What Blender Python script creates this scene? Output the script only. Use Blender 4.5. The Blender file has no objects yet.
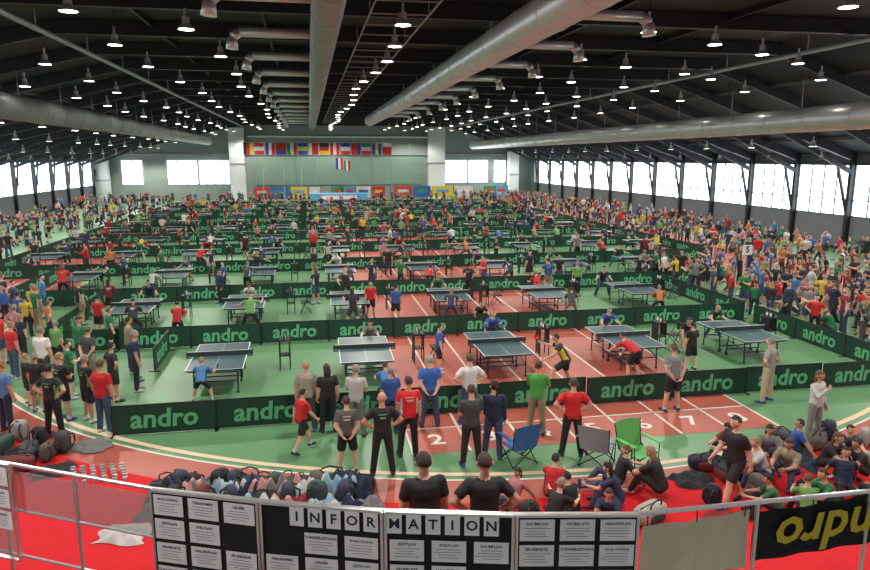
import bpy, math, random
import numpy as np
from mathutils import Vector, Matrix
random.seed(7)
scene = bpy.context.scene
scene.view_settings.view_transform = 'Standard'
D2R = math.pi/180
CAM_H = 6.4

# ---------------------------------------------------------------- materials
def mat(name, col, rough=0.6, metal=0.0, emis=None, estr=0.0, noise=0.0, nscale=3.0, bump=0.0, alpha=None):
    m = bpy.data.materials.new(name); m.use_nodes = True
    nt = m.node_tree; b = nt.nodes['Principled BSDF']
    b.inputs['Base Color'].default_value = (*col, 1)
    b.inputs['Roughness'].default_value = rough
    b.inputs['Metallic'].default_value = metal
    if emis is not None:
        b.inputs['Emission Color'].default_value = (*emis, 1)
        b.inputs['Emission Strength'].default_value = estr
    if alpha is not None: b.inputs['Alpha'].default_value = alpha
    if noise or bump:
        tc = nt.nodes.new('ShaderNodeTexCoord')
        n = nt.nodes.new('ShaderNodeTexNoise'); n.inputs['Scale'].default_value = nscale; n.inputs['Detail'].default_value = 5
        nt.links.new(tc.outputs['Object'], n.inputs['Vector'])
        if noise:
            mx = nt.nodes.new('ShaderNodeMix'); mx.data_type = 'RGBA'
            mx.inputs['A'].default_value = (*[c*(1-noise) for c in col], 1)
            mx.inputs['B'].default_value = (*[min(1, c*(1+noise)) for c in col], 1)
            nt.links.new(n.outputs['Fac'], mx.inputs['Factor'])
            nt.links.new(mx.outputs['Result'], b.inputs['Base Color'])
        if bump:
            bp = nt.nodes.new('ShaderNodeBump'); bp.inputs['Strength'].default_value = bump; bp.inputs['Distance'].default_value = 0.02
            nt.links.new(n.outputs['Fac'], bp.inputs['Height'])
            nt.links.new(bp.outputs['Normal'], b.inputs['Normal'])
    return m

M_TERRA = mat('terracotta_track', (.35,.08,.055), .5, noise=.25, nscale=.8)
M_GREEN = mat('green_sport_floor', (.105,.24,.115), .42, noise=.22, nscale=.6)
M_CARPET = mat('red_carpet', (.54,.002,.010), .95, noise=.18, nscale=5, bump=.2)
M_LINE = mat('white_line_paint', (.62,.60,.54), .6)
M_CREAM = mat('cream_line_paint', (.62,.48,.34), .6)
M_ROOF = mat('roof_deck_dark', (.008,.009,.011), .7, noise=.5, nscale=.3)
M_WING = mat('roof_deck_wing', (.018,.021,.027), .7, noise=.4, nscale=.4)
M_STEEL = mat('dark_painted_steel', (.024,.027,.033), .5, .3)
M_LSTEEL = mat('light_steel', (.36,.38,.41), .4, .4)
M_FRAME = mat('window_frame_grey', (.10,.11,.12), .5, .2)
M_DUCT = mat('galvanised_duct', (.62,.64,.64), .34, .45, noise=.1, nscale=1.5)
M_DUCTD = mat('painted_duct_grey', (.28,.31,.30), .5, .2, noise=.1)
M_WALL = mat('side_wall_paint', (.13,.14,.16), .8, noise=.1)
M_BACK = mat('back_wall_paint', (.26,.31,.29), .8, noise=.12, nscale=.4)
M_BPAN = mat('back_wall_green_glass', (.22,.33,.27), .35, noise=.1, nscale=.4)
M_PILLAR = mat('pillar_white', (.74,.78,.78), .7, noise=.05)
M_WIN = mat('daylight_window_pane', (.8,.85,.9), .3, emis=(.88,.95,1.0), estr=4.5)
M_LENS = mat('lamp_lens', (1,1,1), .3, emis=(1,.95,.82), estr=16)
M_LAMP = mat('lamp_housing', (.5,.5,.5), .4, .5)
M_BAR = mat('barrier_green_fabric', (.003,.040,.022), .7, noise=.2)
M_BARE = mat('barrier_frame', (.008,.01,.01), .5)
M_BTXT = mat('barrier_print_light_green', (.11,.40,.21), .7)
M_TOP = mat('table_top_slate', (.05,.10,.115), .3, noise=.1)
M_TFRAME = mat('table_frame_blue', (.02,.035,.07), .4, .3)
M_BLACK = mat('black_plastic', (.010,.010,.012), .5)
M_NET = mat('net_mesh', (.02,.03,.03), .8)
M_WHITE = mat('white_plastic', (.75,.75,.75), .5)
M_PAPER = mat('paper_white', (.80,.80,.82), .8)
M_INK = mat('printed_ink', (.02,.02,.03), .8)
M_BOARD = mat('pinboard_black_felt', (.007,.007,.010), .9, noise=.2, nscale=20)
M_ALU = mat('aluminium_rail', (.55,.55,.56), .3, .8)
M_GLASS = mat('rail_glass', (.36,.37,.38), .25, alpha=.38)
M_BEIGE = mat('beige_banner', (.66,.57,.40), .8, noise=.15)
M_OLIVE = mat('banner_print_yellow', (.58,.45,.03), .8)
M_CONC = mat('gallery_concrete', (.28,.27,.26), .85, noise=.15)

mp = bpy.data.materials.new('skin_hair_and_clothes'); mp.use_nodes = True
_nt = mp.node_tree; _b = _nt.nodes['Principled BSDF']; _b.inputs['Roughness'].default_value = .75
_a = _nt.nodes.new('ShaderNodeAttribute'); _a.attribute_name = 'Col'
_nt.links.new(_a.outputs['Color'], _b.inputs['Base Color'])
_tcn=_nt.nodes.new('ShaderNodeTexCoord'); _nz=_nt.nodes.new('ShaderNodeTexNoise'); _nz.inputs['Scale'].default_value=7; _nz.inputs['Detail'].default_value=2
_bp=_nt.nodes.new('ShaderNodeBump'); _bp.inputs['Strength'].default_value=.6; _bp.inputs['Distance'].default_value=.04
_nt.links.new(_tcn.outputs['Object'],_nz.inputs['Vector']); _nt.links.new(_nz.outputs['Fac'],_bp.inputs['Height']); _nt.links.new(_bp.outputs['Normal'],_b.inputs['Normal'])
M_PEOPLE = mp

# ---------------------------------------------------------------- mesh builder
class MB:
    def __init__(s): s.v=[]; s.f=[]; s.m=[]; s.mats=[]
    def mi(s, m):
        if m not in s.mats: s.mats.append(m)
        return s.mats.index(m)
    def add(s, V, F, m, M=None):
        o=len(s.v); k=s.mi(m)
        for p in V:
            p=Vector(p)
            if M is not None: p = M @ p
            s.v.append(tuple(p))
        for f in F: s.f.append([o+i for i in f]); s.m.append(k)
    def box(s, c, d, m, M=None):
        x,y,z=c; a,b,h=d[0]/2,d[1]/2,d[2]/2
        V=[(x+i*a,y+j*b,z+k*h) for k in(-1,1) for j in(-1,1) for i in(-1,1)]
        s.add(V,[(0,2,3,1),(4,5,7,6),(0,1,5,4),(2,6,7,3),(0,4,6,2),(1,3,7,5)],m,M)
    def beam(s,p0,p1,w,h,m):
        p0=Vector(p0);p1=Vector(p1);d=p1-p0;L=d.length
        q=d.to_track_quat('Y','Z').to_matrix().to_4x4(); q.translation=(p0+p1)/2
        s.box((0,0,0),(w,L,h),m,q)
    def cyl(s,p0,p1,r0,m,r1=None,n=10,caps=True):
        if r1 is None:r1=r0
        p0=Vector(p0);p1=Vector(p1);d=(p1-p0).normalized();q=d.to_track_quat('Z','Y').to_matrix()
        V=[]
        for p,r in((p0,r0),(p1,r1)):
            for i in range(n):
                a=2*math.pi*i/n; V.append(p+q@Vector((r*math.cos(a),r*math.sin(a),0)))
        F=[(i,(i+1)%n,n+(i+1)%n,n+i) for i in range(n)]
        if caps: F+=[tuple(range(n))[::-1],tuple(range(n,2*n))]
        s.add(V,F,m)
    def sell(s,c,r,m,p=1.0,nu=14,nv=9,M=None):
        V=[];F=[]
        sg=lambda x:math.copysign(abs(x)**p,x)
        for j in range(nv+1):
            t=-math.pi/2+math.pi*j/nv
            for i in range(nu):
                a=2*math.pi*i/nu
                V.append((c[0]+r[0]*sg(math.cos(t))*sg(math.cos(a)),c[1]+r[1]*sg(math.cos(t))*sg(math.sin(a)),c[2]+r[2]*sg(math.sin(t))))
        for j in range(nv):
            for i in range(nu): F.append((j*nu+i,j*nu+(i+1)%nu,(j+1)*nu+(i+1)%nu,(j+1)*nu+i))
        s.add(V,F,m,M)
    def mesh(s,name,smooth=False):
        me=bpy.data.meshes.new(name); me.from_pydata(s.v,[],s.f)
        for m in s.mats: me.materials.append(m)
        me.polygons.foreach_set('material_index',s.m)
        if smooth: me.polygons.foreach_set('use_smooth',[True]*len(s.f))
        me.update(); return me
    def build(s,name,loc=(0,0,0),rz=0,smooth=False): return put(name,s.mesh(name,smooth),loc,rz)
def put(name,me,loc=(0,0,0),rz=0,sc=1.0):
    o=bpy.data.objects.new(name,me); scene.collection.objects.link(o)
    o.location=loc; o.rotation_euler=(0,0,rz); o.scale=(sc,sc,sc); return o

_tc={}
def text_arr(t,size=1.0,bold=0.0,res=2):
    k=(t,size,bold,res)
    if k in _tc: return _tc[k]
    cu=bpy.data.curves.new('t','FONT'); cu.body=t; cu.size=size; cu.align_x='CENTER'; cu.align_y='CENTER'; cu.resolution_u=res; cu.offset=bold
    ob=bpy.data.objects.new('t',cu); scene.collection.objects.link(ob)
    dg=bpy.context.evaluated_depsgraph_get(); me=bpy.data.meshes.new_from_object(ob.evaluated_get(dg))
    V=[tuple(v.co) for v in me.vertices]; F=[tuple(p.vertices) for p in me.polygons]
    bpy.data.objects.remove(ob); bpy.data.curves.remove(cu); bpy.data.meshes.remove(me)
    _tc[k]=(V,F); return V,F
UPRIGHT=Matrix.Rotation(math.pi/2,4,'X')

# ---------------------------------------------------------------- floor
XL,XR,YE=-31.0,37.0,110.0
b=MB(); b.add([(XL,-12,0),(XR,-12,0),(XR,YE,0),(XL,YE,0)],[(0,1,2,3)],M_GREEN); b.build('floor')
CX,CY,R0=6.0,30.0,17.8
def band(r0,r1,z,m,y_end=104.0,a0=math.pi,a1=2*math.pi,n=72):
    A=np.linspace(a0,a1,n); pi=[(CX+r0*math.cos(a),CY+r0*math.sin(a)) for a in A]; po=[(CX+r1*math.cos(a),CY+r1*math.sin(a)) for a in A]
    pi=[(pi[0][0],y_end)]+pi+[(pi[-1][0],y_end)]; po=[(po[0][0],y_end)]+po+[(po[-1][0],y_end)]
    N=len(pi); V=[(x,y,z) for x,y in pi]+[(x,y,z) for x,y in po]
    F=[(i,N+i,N+i+1,i+1) for i in range(N-1)]
    b=MB(); b.add(V,F,m); return b
band(R0,R0+6.3,.004,M_TERRA).build('floor_running_track_bend')
b=band(R0,R0+.06,.008,M_LINE)
for k in range(1,6):
    bb=band(R0+k*1.05,R0+k*1.05+.05,.008,M_LINE); b.add(bb.v,bb.f,M_LINE)
bb=band(R0-.30,R0-.15,.008,M_CREAM); b.add(bb.v,bb.f,M_CREAM)
b.build('floor_bend_lane_lines')
TX0=2.06
b=MB(); b.add([(TX0,13.8,.006),(TX0+7*1.28,13.8,.006),(TX0+7*1.28,104,.006),(TX0,104,.006)],[(0,1,2,3)],M_TERRA); b.build('floor_sprint_track')
b=MB()
for k in range(8): b.box((TX0+k*1.28,58.9,.009),(.06,90.2,.002),M_LINE)
b.box((TX0+4.48,15.2,.009),(8.96,.06,.002),M_LINE)
for n in range(2,9):
    V,F=text_arr(str(n),.78,.012); b.add([(x+TX0+(n-1.5)*1.28,y+14.5,.01) for x,y,z in V],F,M_LINE)
b.build('floor_sprint_lane_lines')
A=np.linspace(math.pi*1.222,math.pi*1.80,80)
V0=[];V1=[]
for a in A:
    c,s=math.cos(a),math.sin(a); k=min(29.5,(CY-5.0)/-s); t=min(1,max(0,(a/math.pi-1.44)/.1)); Rc=R0+1.0-.62*t
    V0.append((CX+Rc*c,CY+Rc*s,.013)); V1.append((CX+k*c,CY+k*s,.013))
N=len(A); b=MB(); b.add(V0+V1,[(i,N+i,N+i+1,i+1) for i in range(N-1)],M_CARPET); b.build('red_carpet')

# ---------------------------------------------------------------- shell
prof=[(XL,6.7),(-9.6,11.8),(22.2,11.8),(XR,6.7)]
def roof_z(x):
    for (x0,z0),(x1,z1) in zip(prof,prof[1:]):
        if x0<=x<=x1: return z0+(z1-z0)*(x-x0)/(x1-x0)
    return 6.7
b=MB(); Y0=-12
for k,((x0,z0),(x1,z1)) in enumerate(zip(prof,prof[1:])):
    b.add([(x0,Y0,z0),(x1,Y0,z1),(x1,YE,z1),(x0,YE,z0)],[(0,1,2,3)],M_ROOF if k==1 else M_WING)
b.build('ceiling')
b=MB()
y=3.0
while y<YE:
    for (x0,z0),(x1,z1) in zip(prof,prof[1:]): b.beam((x0,y,z0-.3),(x1,y,z1-.3),.25,.55,M_STEEL)
    for s,xw,xi in((1,XR,XR-6.5),(-1,XL,XL+6.5)):
        b.beam((xw-s*.2,y,5.4),(xi,y,roof_z(xi)-.5),.22,.3,M_STEEL)
        b.box((xw-s*.2,y,3.35),(.3,.26,6.7),M_STEEL)
        b.beam((xw-s*.25,y,2.4),(xw-s*.25,min(YE,y+1.3),5.9),.16,.14,M_STEEL)
    y+=5.5
for x in (-26,-21,-16,26,30,34):
    b.beam((x,Y0,roof_z(x)-.12),(x,YE,roof_z(x)-.12),.10,.16,M_FRAME)
for x in (-6,-1.5,11,16): b.beam((x,Y0,11.65),(x,YE,11.65),.12,.2,M_STEEL)
b.build('trim_roof_girders')
for x in (-9.5,21.9):
    b=MB(); b.cyl((x,0,11.0),(x,YE-1,11.0),.10,M_LSTEEL)
    for yy in range(4,108,6): b.cyl((x,yy,11.0),(x,yy,11.7),.03,M_LSTEEL,n=6)
    b.build('ceiling_service_pipe')
b=MB()
for x in (2.2,4.2): b.cyl((x,6,11.15),(x,100,11.15),.035,M_LSTEEL,n=6)
for yy in range(6,100,2): b.cyl((2.2,yy,11.15),(4.2,yy,11.15),.025,M_LSTEEL,n=5)
for yy in range(6,100,6):
    for x in (2.2,4.2): b.cyl((x,yy,11.15),(x,yy,11.8),.02,M_LSTEEL,n=5)
b.build('cable_tray')
def side_wall(nm,x,s):
    b=MB()
    b.box((x+s*.15,(Y0+YE)/2,1.2),(.3,YE-Y0,2.4),M_WALL)
    b.box((x+s*.15,(Y0+YE)/2,6.3),(.3,YE-Y0,.8),M_WALL)
    b.build('wall_'+nm)
    k=0; y=3.0
    while y<YE-3:
        w=MB(); xx=x+s*.05
        w.box((xx,y+2.75,4.15),(.04,5.2,3.5),M_WIN)
        for yy in (.15,1.5,2.75,4.0,5.35): w.box((xx-s*.06,y+yy,4.15),(.08,.07,3.5),M_FRAME)
        for zz in (2.4,3.5,5.9): w.box((xx-s*.06,y+2.75,zz),(.08,5.3,.07),M_FRAME)
        k+=1; w.build('window_%s_%d'%(nm,k)); y+=5.5
    b=MB(); b.box((x-s*.05,(Y0+YE)/2,.1),(.1,YE-Y0,.2),M_STEEL); b.build('baseboard_'+nm)
side_wall('left',XL,-1); side_wall('right',XR,1)
b=MB(); b.add([(XL,YE,0),(XR,YE,0),(XR,YE,6.7),(22.2,YE,11.8),(-9.6,YE,11.8),(XL,YE,6.7)],[(0,1,2,3,4,5)],M_BACK)
b.box((5,YE-.1,4.4),(26,.1,4.4),M_BPAN)
b.box((5,YE-.2,9.6),(28,.3,.25),M_PILLAR); b.box((3,YE-.2,6.9),(66,.3,.2),M_LSTEEL)
for x in range(-8,19,3): b.box((x,YE-.15,4.5),(.12,.1,9),M_LSTEEL)
b.build('wall_back')
for x,w in ((-30,1.8),(-10.6,2.2),(20.2,2.6),(33,1.6)):
    b=MB(); h=roof_z(x)-.7; b.box((x,YE-1,h/2),(w,1.4,h),M_PILLAR); b.box((x,YE-1,h*.5),(w+.15,1.5,.25),M_LSTEEL); b.build('concrete_pillar')
k=0
for x0,x1 in ((-27.5,-24.5),(-21,-16.6),(-16.4,-11.9),(21.8,25.5),(25.7,29),(30,32)):
    w=MB(); xc=(x0+x1)/2
    w.box((xc,YE-.1,4.2),(x1-x0,.05,3.6),M_WIN)
    n=max(2,int((x1-x0)/1.1))
    for i in range(n+1): w.box((x0+(x1-x0)*i/n,YE-.18,4.2),(.1,.1,3.6),M_FRAME)
    for zz in (2.4,4.2,6.0): w.box((xc,YE-.18,zz),(x1-x0,.1,.1),M_FRAME)
    k+=1; w.build('window_back_%d'%k)
cols=[(.6,.05,.04),(.05,.12,.45),(.7,.5,.05),(.6,.6,.62),(.04,.3,.12),(.1,.35,.6),(.75,.75,.7),(.5,.03,.03)]
cm=[mat('banner_colour_%d'%i,c,.7) for i,c in enumerate(cols)]
x=-8.0; i=0
while x<30:
    wd=random.uniform(1.6,3.4); b=MB(); m=cm[i%8]
    b.box((0,0,1.25),(wd,.06,1.7),m); b.box((0,-.04,1.35),(wd*.6,.02,.45),cm[(i+3)%8])
    for s in(-1,1): b.box((s*wd/2,0,.03),(.08,.5,.06),M_BLACK); b.box((s*wd/2,0,1.05),(.06,.06,2.1),M_BLACK)
    b.build('advertising_banner',(x+wd/2,105.0+random.uniform(-.8,.8),0)); x+=wd+.15+(1.5 if i%4==3 else 0); i+=1
b=MB(); b.box((0,0,.9),(8,3,1.2),cm[5]); b.box((0,0,.15),(7.4,2.6,.3),M_BLACK); b.box((0,-1.52,1.0),(5,.04,.5),cm[6]); b.build('high_jump_mat',(4,97,0))
for x in (-6.2,-3.4,-1.0):
    b=MB(); b.cyl((0,0,0),(0,0,4.8),.06,M_LSTEEL,n=8); b.box((0,0,.05),(.8,.8,.1),M_BLACK); b.cyl((0,0,4.75),(.6,0,4.75),.03,M_LSTEEL,n=6); b.build('pole_vault_upright',(x,98,0))
fl=[((.02,.02,.02),(.5,.02,.02),(.6,.42,.02)),((.5,.02,.02),(.6,.6,.6),(.5,.02,.02)),((.02,.04,.3),(.6,.6,.6),(.5,.02,.02)),((.5,.02,.02),(.45,.02,.03),(.02,.05,.3)),((.02,.2,.06),(.6,.6,.6),(.5,.02,.02)),((.02,.08,.35),(.6,.5,.03),(.02,.08,.35)),((.6,.6,.6),(.5,.02,.02),(.5,.02,.02))]
fm={}
def fmat(c):
    if c not in fm: fm[c]=mat('flag_cloth_%d'%len(fm),c,.8)
    return fm[c]
def flag(x,z,i,y=100.0,w=1.3,h=1.65):
    b=MB(); cs=fl[i%7]; n=6
    for s in range(3):
        V=[];F=[]
        for a in range(n+1):
            for t in (0,1):
                u=a/n
                if i%2: px_,pz_=-w/2+w*u, h/2-h*(s+t)/3
                else: px_,pz_=-w/2+w*(s+t)/3, h/2-h*u
                V.append((px_,.06*math.sin(px_*7+i),pz_))
        for a in range(n): F.append((2*a,2*a+1,2*a+3,2*a+2))
        b.add(V,F,fmat(cs[s]))
    b.cyl((-w/2-.05,0,h/2),(w/2+.05,0,h/2),.03,M_LSTEEL,n=6)
    b.build('national_flag',(x,y,z))
for i in range(14): flag(-8.2+i*1.50,7.65,i)
flag(4.4,5.6,2,100,1.0,1.6); flag(5.5,5.3,4,100,.9,1.5)
b=MB(); b.cyl((-10,100,8.53),(13.5,100,8.53),.03,M_LSTEEL,n=6); b.cyl((3.8,100,6.42),(6.1,100,6.42),.03,M_LSTEEL,n=6); b.cyl((4.9,100,6.42),(4.9,100,8.5),.02,M_LSTEEL,n=5); b.build('flag_cable')

def duct(x,z,r,y0,y1,m,branch=None):
    b=MB(); b.cyl((x,y0,z),(x,y1,z),r,m,n=28)
    yy=y0+1
    while yy<y1: b.cyl((x,yy,z),(x,yy+.08,z),r*1.03,m,n=28); yy+=3.0
    yy=y0+2
    while yy<y1 and yy<YE:
        b.cyl((x,yy,z+r*.9),(x,yy,roof_z(x)),.02,M_LSTEEL,n=5); yy+=6
    for (s,L) in branch or ():
        yy=max(y0+3,8)
        while yy<y1-4:
            rr=.16; x1=x+s*(r*.8+L)
            b.cyl((x+s*r*.7,yy,z+.1),(x1,yy,z+.1),rr,M_DUCT,n=12)
            b.cyl((x1,yy,z+.1),(x1+s*.22,yy,z-.08),rr,M_DUCT,n=12); b.cyl((x1+s*.22,yy,z-.08),(x1+s*.26,yy,z-.45),rr,M_DUCT,r1=.21,n=12)
            yy+=5.5
    o=b.build('ventilation_duct')
    for p in o.data.polygons: p.use_smooth = len(p.vertices)==4
duct(.65,10.4,.45,4,90,M_DUCTD,[(-1,2.4)])
duct(6.9,10.45,.58,6,78,M_DUCT,[(1,2.6)])
duct(-14,8.8,.62,6,104,M_DUCTD)
duct(25,8.3,.62,6,104,M_DUCT)

lb=MB()
prof_l=[(.05,.75),(.05,.45),(.13,.44),(.14,.22),(.2,.14),(.3,0)]
for (r0,z0),(r1,z1) in zip(prof_l,prof_l[1:]): lb.cyl((0,0,z0),(0,0,z1),r0,M_LAMP,r1=r1,n=14,caps=False)
lb.cyl((0,0,.0),(0,0,.03),.27,M_LENS,n=14); lb.cyl((0,0,.75),(0,0,1.5),.015,M_STEEL,n=5)
lamp_me=lb.mesh('high_bay_lamp')
LX=[-27,-24,-20.5,-17.5,-12.5,-10.5,-6.5,-3.4,3.1,11,14,17.5,20.5,23.3,28.5,31.5,34]
for i,x in enumerate(LX):
    yy=9.0+(i%3)*2
    while yy<104:
        put('high_bay_lamp',lamp_me,(x+.25*math.sin(yy*1.3+i),yy+.3*math.sin(yy*3+i),roof_z(x)-1.5),0,.84); yy+=6.0 if x!=3.1 else 4.0
for x in (-22.5,-8,3.1,15.5,28.5):
    for yy in range(6,108,11):
        l=bpy.data.lights.new('lamp_light','SPOT'); l.energy=2250; l.spot_size=150*D2R; l.spot_blend=.4; l.shadow_soft_size=.22; l.color=(1,.95,.86)
        o=bpy.data.objects.new('lamp_light',l); scene.collection.objects.link(o); o.location=(x,yy,roof_z(x)-1.65)

# ---------------------------------------------------------------- tables, barriers
b=MB()
for s in (-1,1):
    b.box((0,s*.69,.748),(1.525,1.36,.024),M_TOP)
    b.box((0,s*.69,.715),(1.42,1.26,.04),M_TFRAME)
    for x in (-.75,.75): b.box((x,s*.69,.7615),(.022,1.36,.003),M_WHITE)
    b.box((0,s*.69,.7615),(.006,1.36,.003),M_WHITE)
    b.box((0,s*1.36,.7615),(1.525,.022,.003),M_WHITE)
    for x in (-.58,.58):
        b.cyl((x,s*1.08,.7),(x,s*1.12,.03),.022,M_TFRAME,n=8); b.cyl((x,s*.25,.7),(x,s*.18,.1),.022,M_TFRAME,n=8)
        b.cyl((x,s*1.1,.35),(x,s*.22,.55),.015,M_TFRAME,n=6)
        b.cyl((x-.02,s*.18,.06),(x+.02,s*.18,.06),.06,M_BLACK,n=12); b.box((x,s*1.12,.015),(.07,.07,.03),M_BLACK)
    b.cyl((-.58,s*1.1,.35),(.58,s*1.1,.35),.015,M_TFRAME,n=6); b.cyl((-.58,s*.2,.2),(.58,s*.2,.2),.018,M_TFRAME,n=6)
b.box((0,0,.83),(1.83,.006,.13),M_NET); b.box((0,0,.905),(1.83,.012,.012),M_WHITE)
for x in (-.915,.915): b.cyl((x,0,.72),(x,0,.915),.014,M_BLACK,n=8); b.box((x*.92,0,.73),(.16,.05,.03),M_BLACK)
table_me=b.mesh('table_tennis_table')
b=MB()
b.box((0,0,.375),(2.30,.018,.68),M_BAR)
for z in (.03,.725): b.box((0,0,z),(2.33,.03,.025),M_BARE)
for x in (-1.16,1.16): b.box((x,0,.375),(.025,.03,.7),M_BARE); b.box((x,0,.012),(.05,.34,.024),M_BARE)
V,F=text_arr('andro',.64,.016,2)
b.add([(x+.08*y,y,0) for x,y,z in V],F,M_BTXT,Matrix.Translation((0,-.012,.36))@UPRIGHT)
b.add([(x+.08*y,y,0) for x,y,z in V],F,M_BTXT,Matrix.Rotation(math.pi,4,'Z')@Matrix.Translation((0,-.012,.36))@UPRIGHT)
barrier_me=b.mesh('court_barrier')
b=MB()
b.box((0,0,.45),(.42,.4,.03),M_BLACK); b.box((0,-.21,.72),(.42,.025,.26),M_BLACK)
for x in (-.2,.2):
    b.cyl((x,.22,0),(x,-.2,.85),.014,M_STEEL,n=6); b.cyl((x,-.24,0),(x,.19,.46),.014,M_STEEL,n=6)
b.cyl((-.2,.18,.1),(.2,.18,.1),.01,M_STEEL,n=6)
chair_me=b.mesh('folding_chair')
b=MB()
b.box((0,0,.93),(.46,.34,.03),M_BLACK); b.box((0,0,.45),(.36,.30,.03),M_BLACK); b.box((0,.15,.5),(.40,.02,.85),M_BLACK); b.box((0,-.15,.70),(.40,.02,.44),M_BLACK)
for x in (-.2,.2):
    for yy in(-.15,.15): b.cyl((x,yy,0),(x,yy,.93),.018,M_BLACK,n=6)
b.box((0,0,1.02),(.40,.05,.15),M_BLACK)
for x in (-.1,.1): b.box((x,-.028,1.02),(.11,.006,.11),M_PAPER); b.box((x,.028,1.02),(.11,.006,.11),M_PAPER)
score_me=b.mesh('umpire_score_stand')
PX,PY=4.15,7.7
X0c,Y0c=1.5,19.8
def cols_for(j):
    if j==0: return range(-1,4)
    if j==1: return range(-2,4)
    if j==2: return range(-3,5)
    return range(-4,6)
tables=[]
for j in range(10):
    for k in cols_for(j):
        x=X0c+k*PX; y=Y0c+j*PY; tables.append((x,y,j))
        put('table_tennis_table',table_me,(x+random.uniform(-.08,.08),y+random.uniform(-.1,.1),0),random.uniform(-.02,.02))
        if j<6:
            put('umpire_score_stand',score_me,(x+1.75,y+.9,0),math.pi/2)
            if (j+k)%2==0: put('folding_chair',chair_me,(x+2.35,y+.95,0),math.pi/2)
for j in range(11):
    yb=16.1+j*PY; r=cols_for(min(j,9)); x=X0c+min(r)*PX-2.05+1.17; xe=X0c+max(r)*PX+2.6
    i=0
    while x<xe:
        put('court_barrier',barrier_me,(x,yb+.04*math.sin(i*2.1+j),0),.02*math.sin(i*1.7+j))
        x+=2.34; i+=1
    if j<10:
        xl=X0c+min(r)*PX-2.15; xr=xe+.5
        for q in range(3):
            if not(j==0 and q<2): put('court_barrier',barrier_me,(xl,yb+1.4+q*2.36,0),math.pi/2)
            put('court_barrier',barrier_me,(xr,yb+1.4+q*2.36,0),-math.pi/2)
b=MB(); b.cyl((0,0,0),(0,0,2.2),.025,M_ALU,n=8); b.cyl((0,0,0),(0,0,.03),.22,M_BLACK,n=14); b.box((0,-.03,2.35),(.45,.03,.45),M_PAPER)
V,F=text_arr('5',.4,.01); b.add([(a,c,0) for a,c,_ in V],F,M_INK,Matrix.Translation((0,-.05,2.35))@UPRIGHT); b.build('court_number_sign',(19.2,27.2,0))

# ---------------------------------------------------------------- people
def frame(d):
    d=np.array(d,float); d/=np.linalg.norm(d)
    a=np.array([1,0,0.]) if abs(d[0])<.9 else np.array([0,1.,0])
    u=np.cross(d,a);u/=np.linalg.norm(u); w=np.cross(d,u); return d,u,w
def capsule(p0,r0,p1,r1,n=10):
    p0=np.array(p0,float);p1=np.array(p1,float); d,u,w=frame(p1-p0)
    R=[(p0-d*r0*.87,r0*.5),(p0-d*r0*.5,r0*.87),(p0,r0),(p1,r1),(p1+d*r1*.5,r1*.87),(p1+d*r1*.87,r1*.5)]
    V=[p0-d*r0]
    for c,r in R:
        for i in range(n):
            a=2*math.pi*i/n; V.append(c+r*(math.cos(a)*u+math.sin(a)*w))
    V.append(p1+d*r1); F=[]
    for i in range(n): F.append((0,1+(i+1)%n,1+i))
    for k in range(5):
        for i in range(n): F.append((1+k*n+i,1+k*n+(i+1)%n,1+(k+1)*n+(i+1)%n,1+(k+1)*n+i))
    L=1+5*n
    for i in range(n): F.append((L+i,L+(i+1)%n,L+n))
    return V,F
def loft(rings,n=16):
    V=[];F=[]
    for c,up,hx,hy in rings:
        up=np.array(up)/np.linalg.norm(up); fw=np.array([0,up[2],-up[1]])
        for i in range(n):
            a=2*math.pi*i/n
            ca,sa=math.cos(a),math.sin(a); ca=math.copysign(abs(ca)**.85,ca); sa=math.copysign(abs(sa)**.85,sa)
            V.append(np.array(c)+hx*ca*np.array([1,0,0])+hy*sa*fw)
    m=len(rings)
    for k in range(m-1):
        for i in range(n): F.append((k*n+i,k*n+(i+1)%n,(k+1)*n+(i+1)%n,(k+1)*n+i))
    F.append(tuple(range(n))[::-1]); F.append(tuple(range((m-1)*n,m*n)))
    return V,F
class Acc:
    def __init__(s): s.v=[];s.f=[]
    def add(s,VF):
        o=len(s.v); s.v+= [tuple(map(float,p)) for p in VF[0]]; s.f+=[tuple(i+o for i in f) for f in VF[1]]
def remesh(acc,vox,it=2):
    me=bpy.data.meshes.new('r'); me.from_pydata(acc.v,[],acc.f); ob=bpy.data.objects.new('r',me); scene.collection.objects.link(ob)
    m=ob.modifiers.new('r','REMESH'); m.mode='VOXEL'; m.voxel_size=vox
    if it: s=ob.modifiers.new('s','SMOOTH'); s.factor=.5; s.iterations=it
    dg=bpy.context.evaluated_depsgraph_get(); e=bpy.data.meshes.new_from_object(ob.evaluated_get(dg))
    V=np.zeros(len(e.vertices)*3); e.vertices.foreach_get('co',V); V=V.reshape(-1,3)
    F=[tuple(p.vertices) for p in e.polygons]
    bpy.data.objects.remove(ob); bpy.data.meshes.remove(me); bpy.data.meshes.remove(e)
    return V,F
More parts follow.
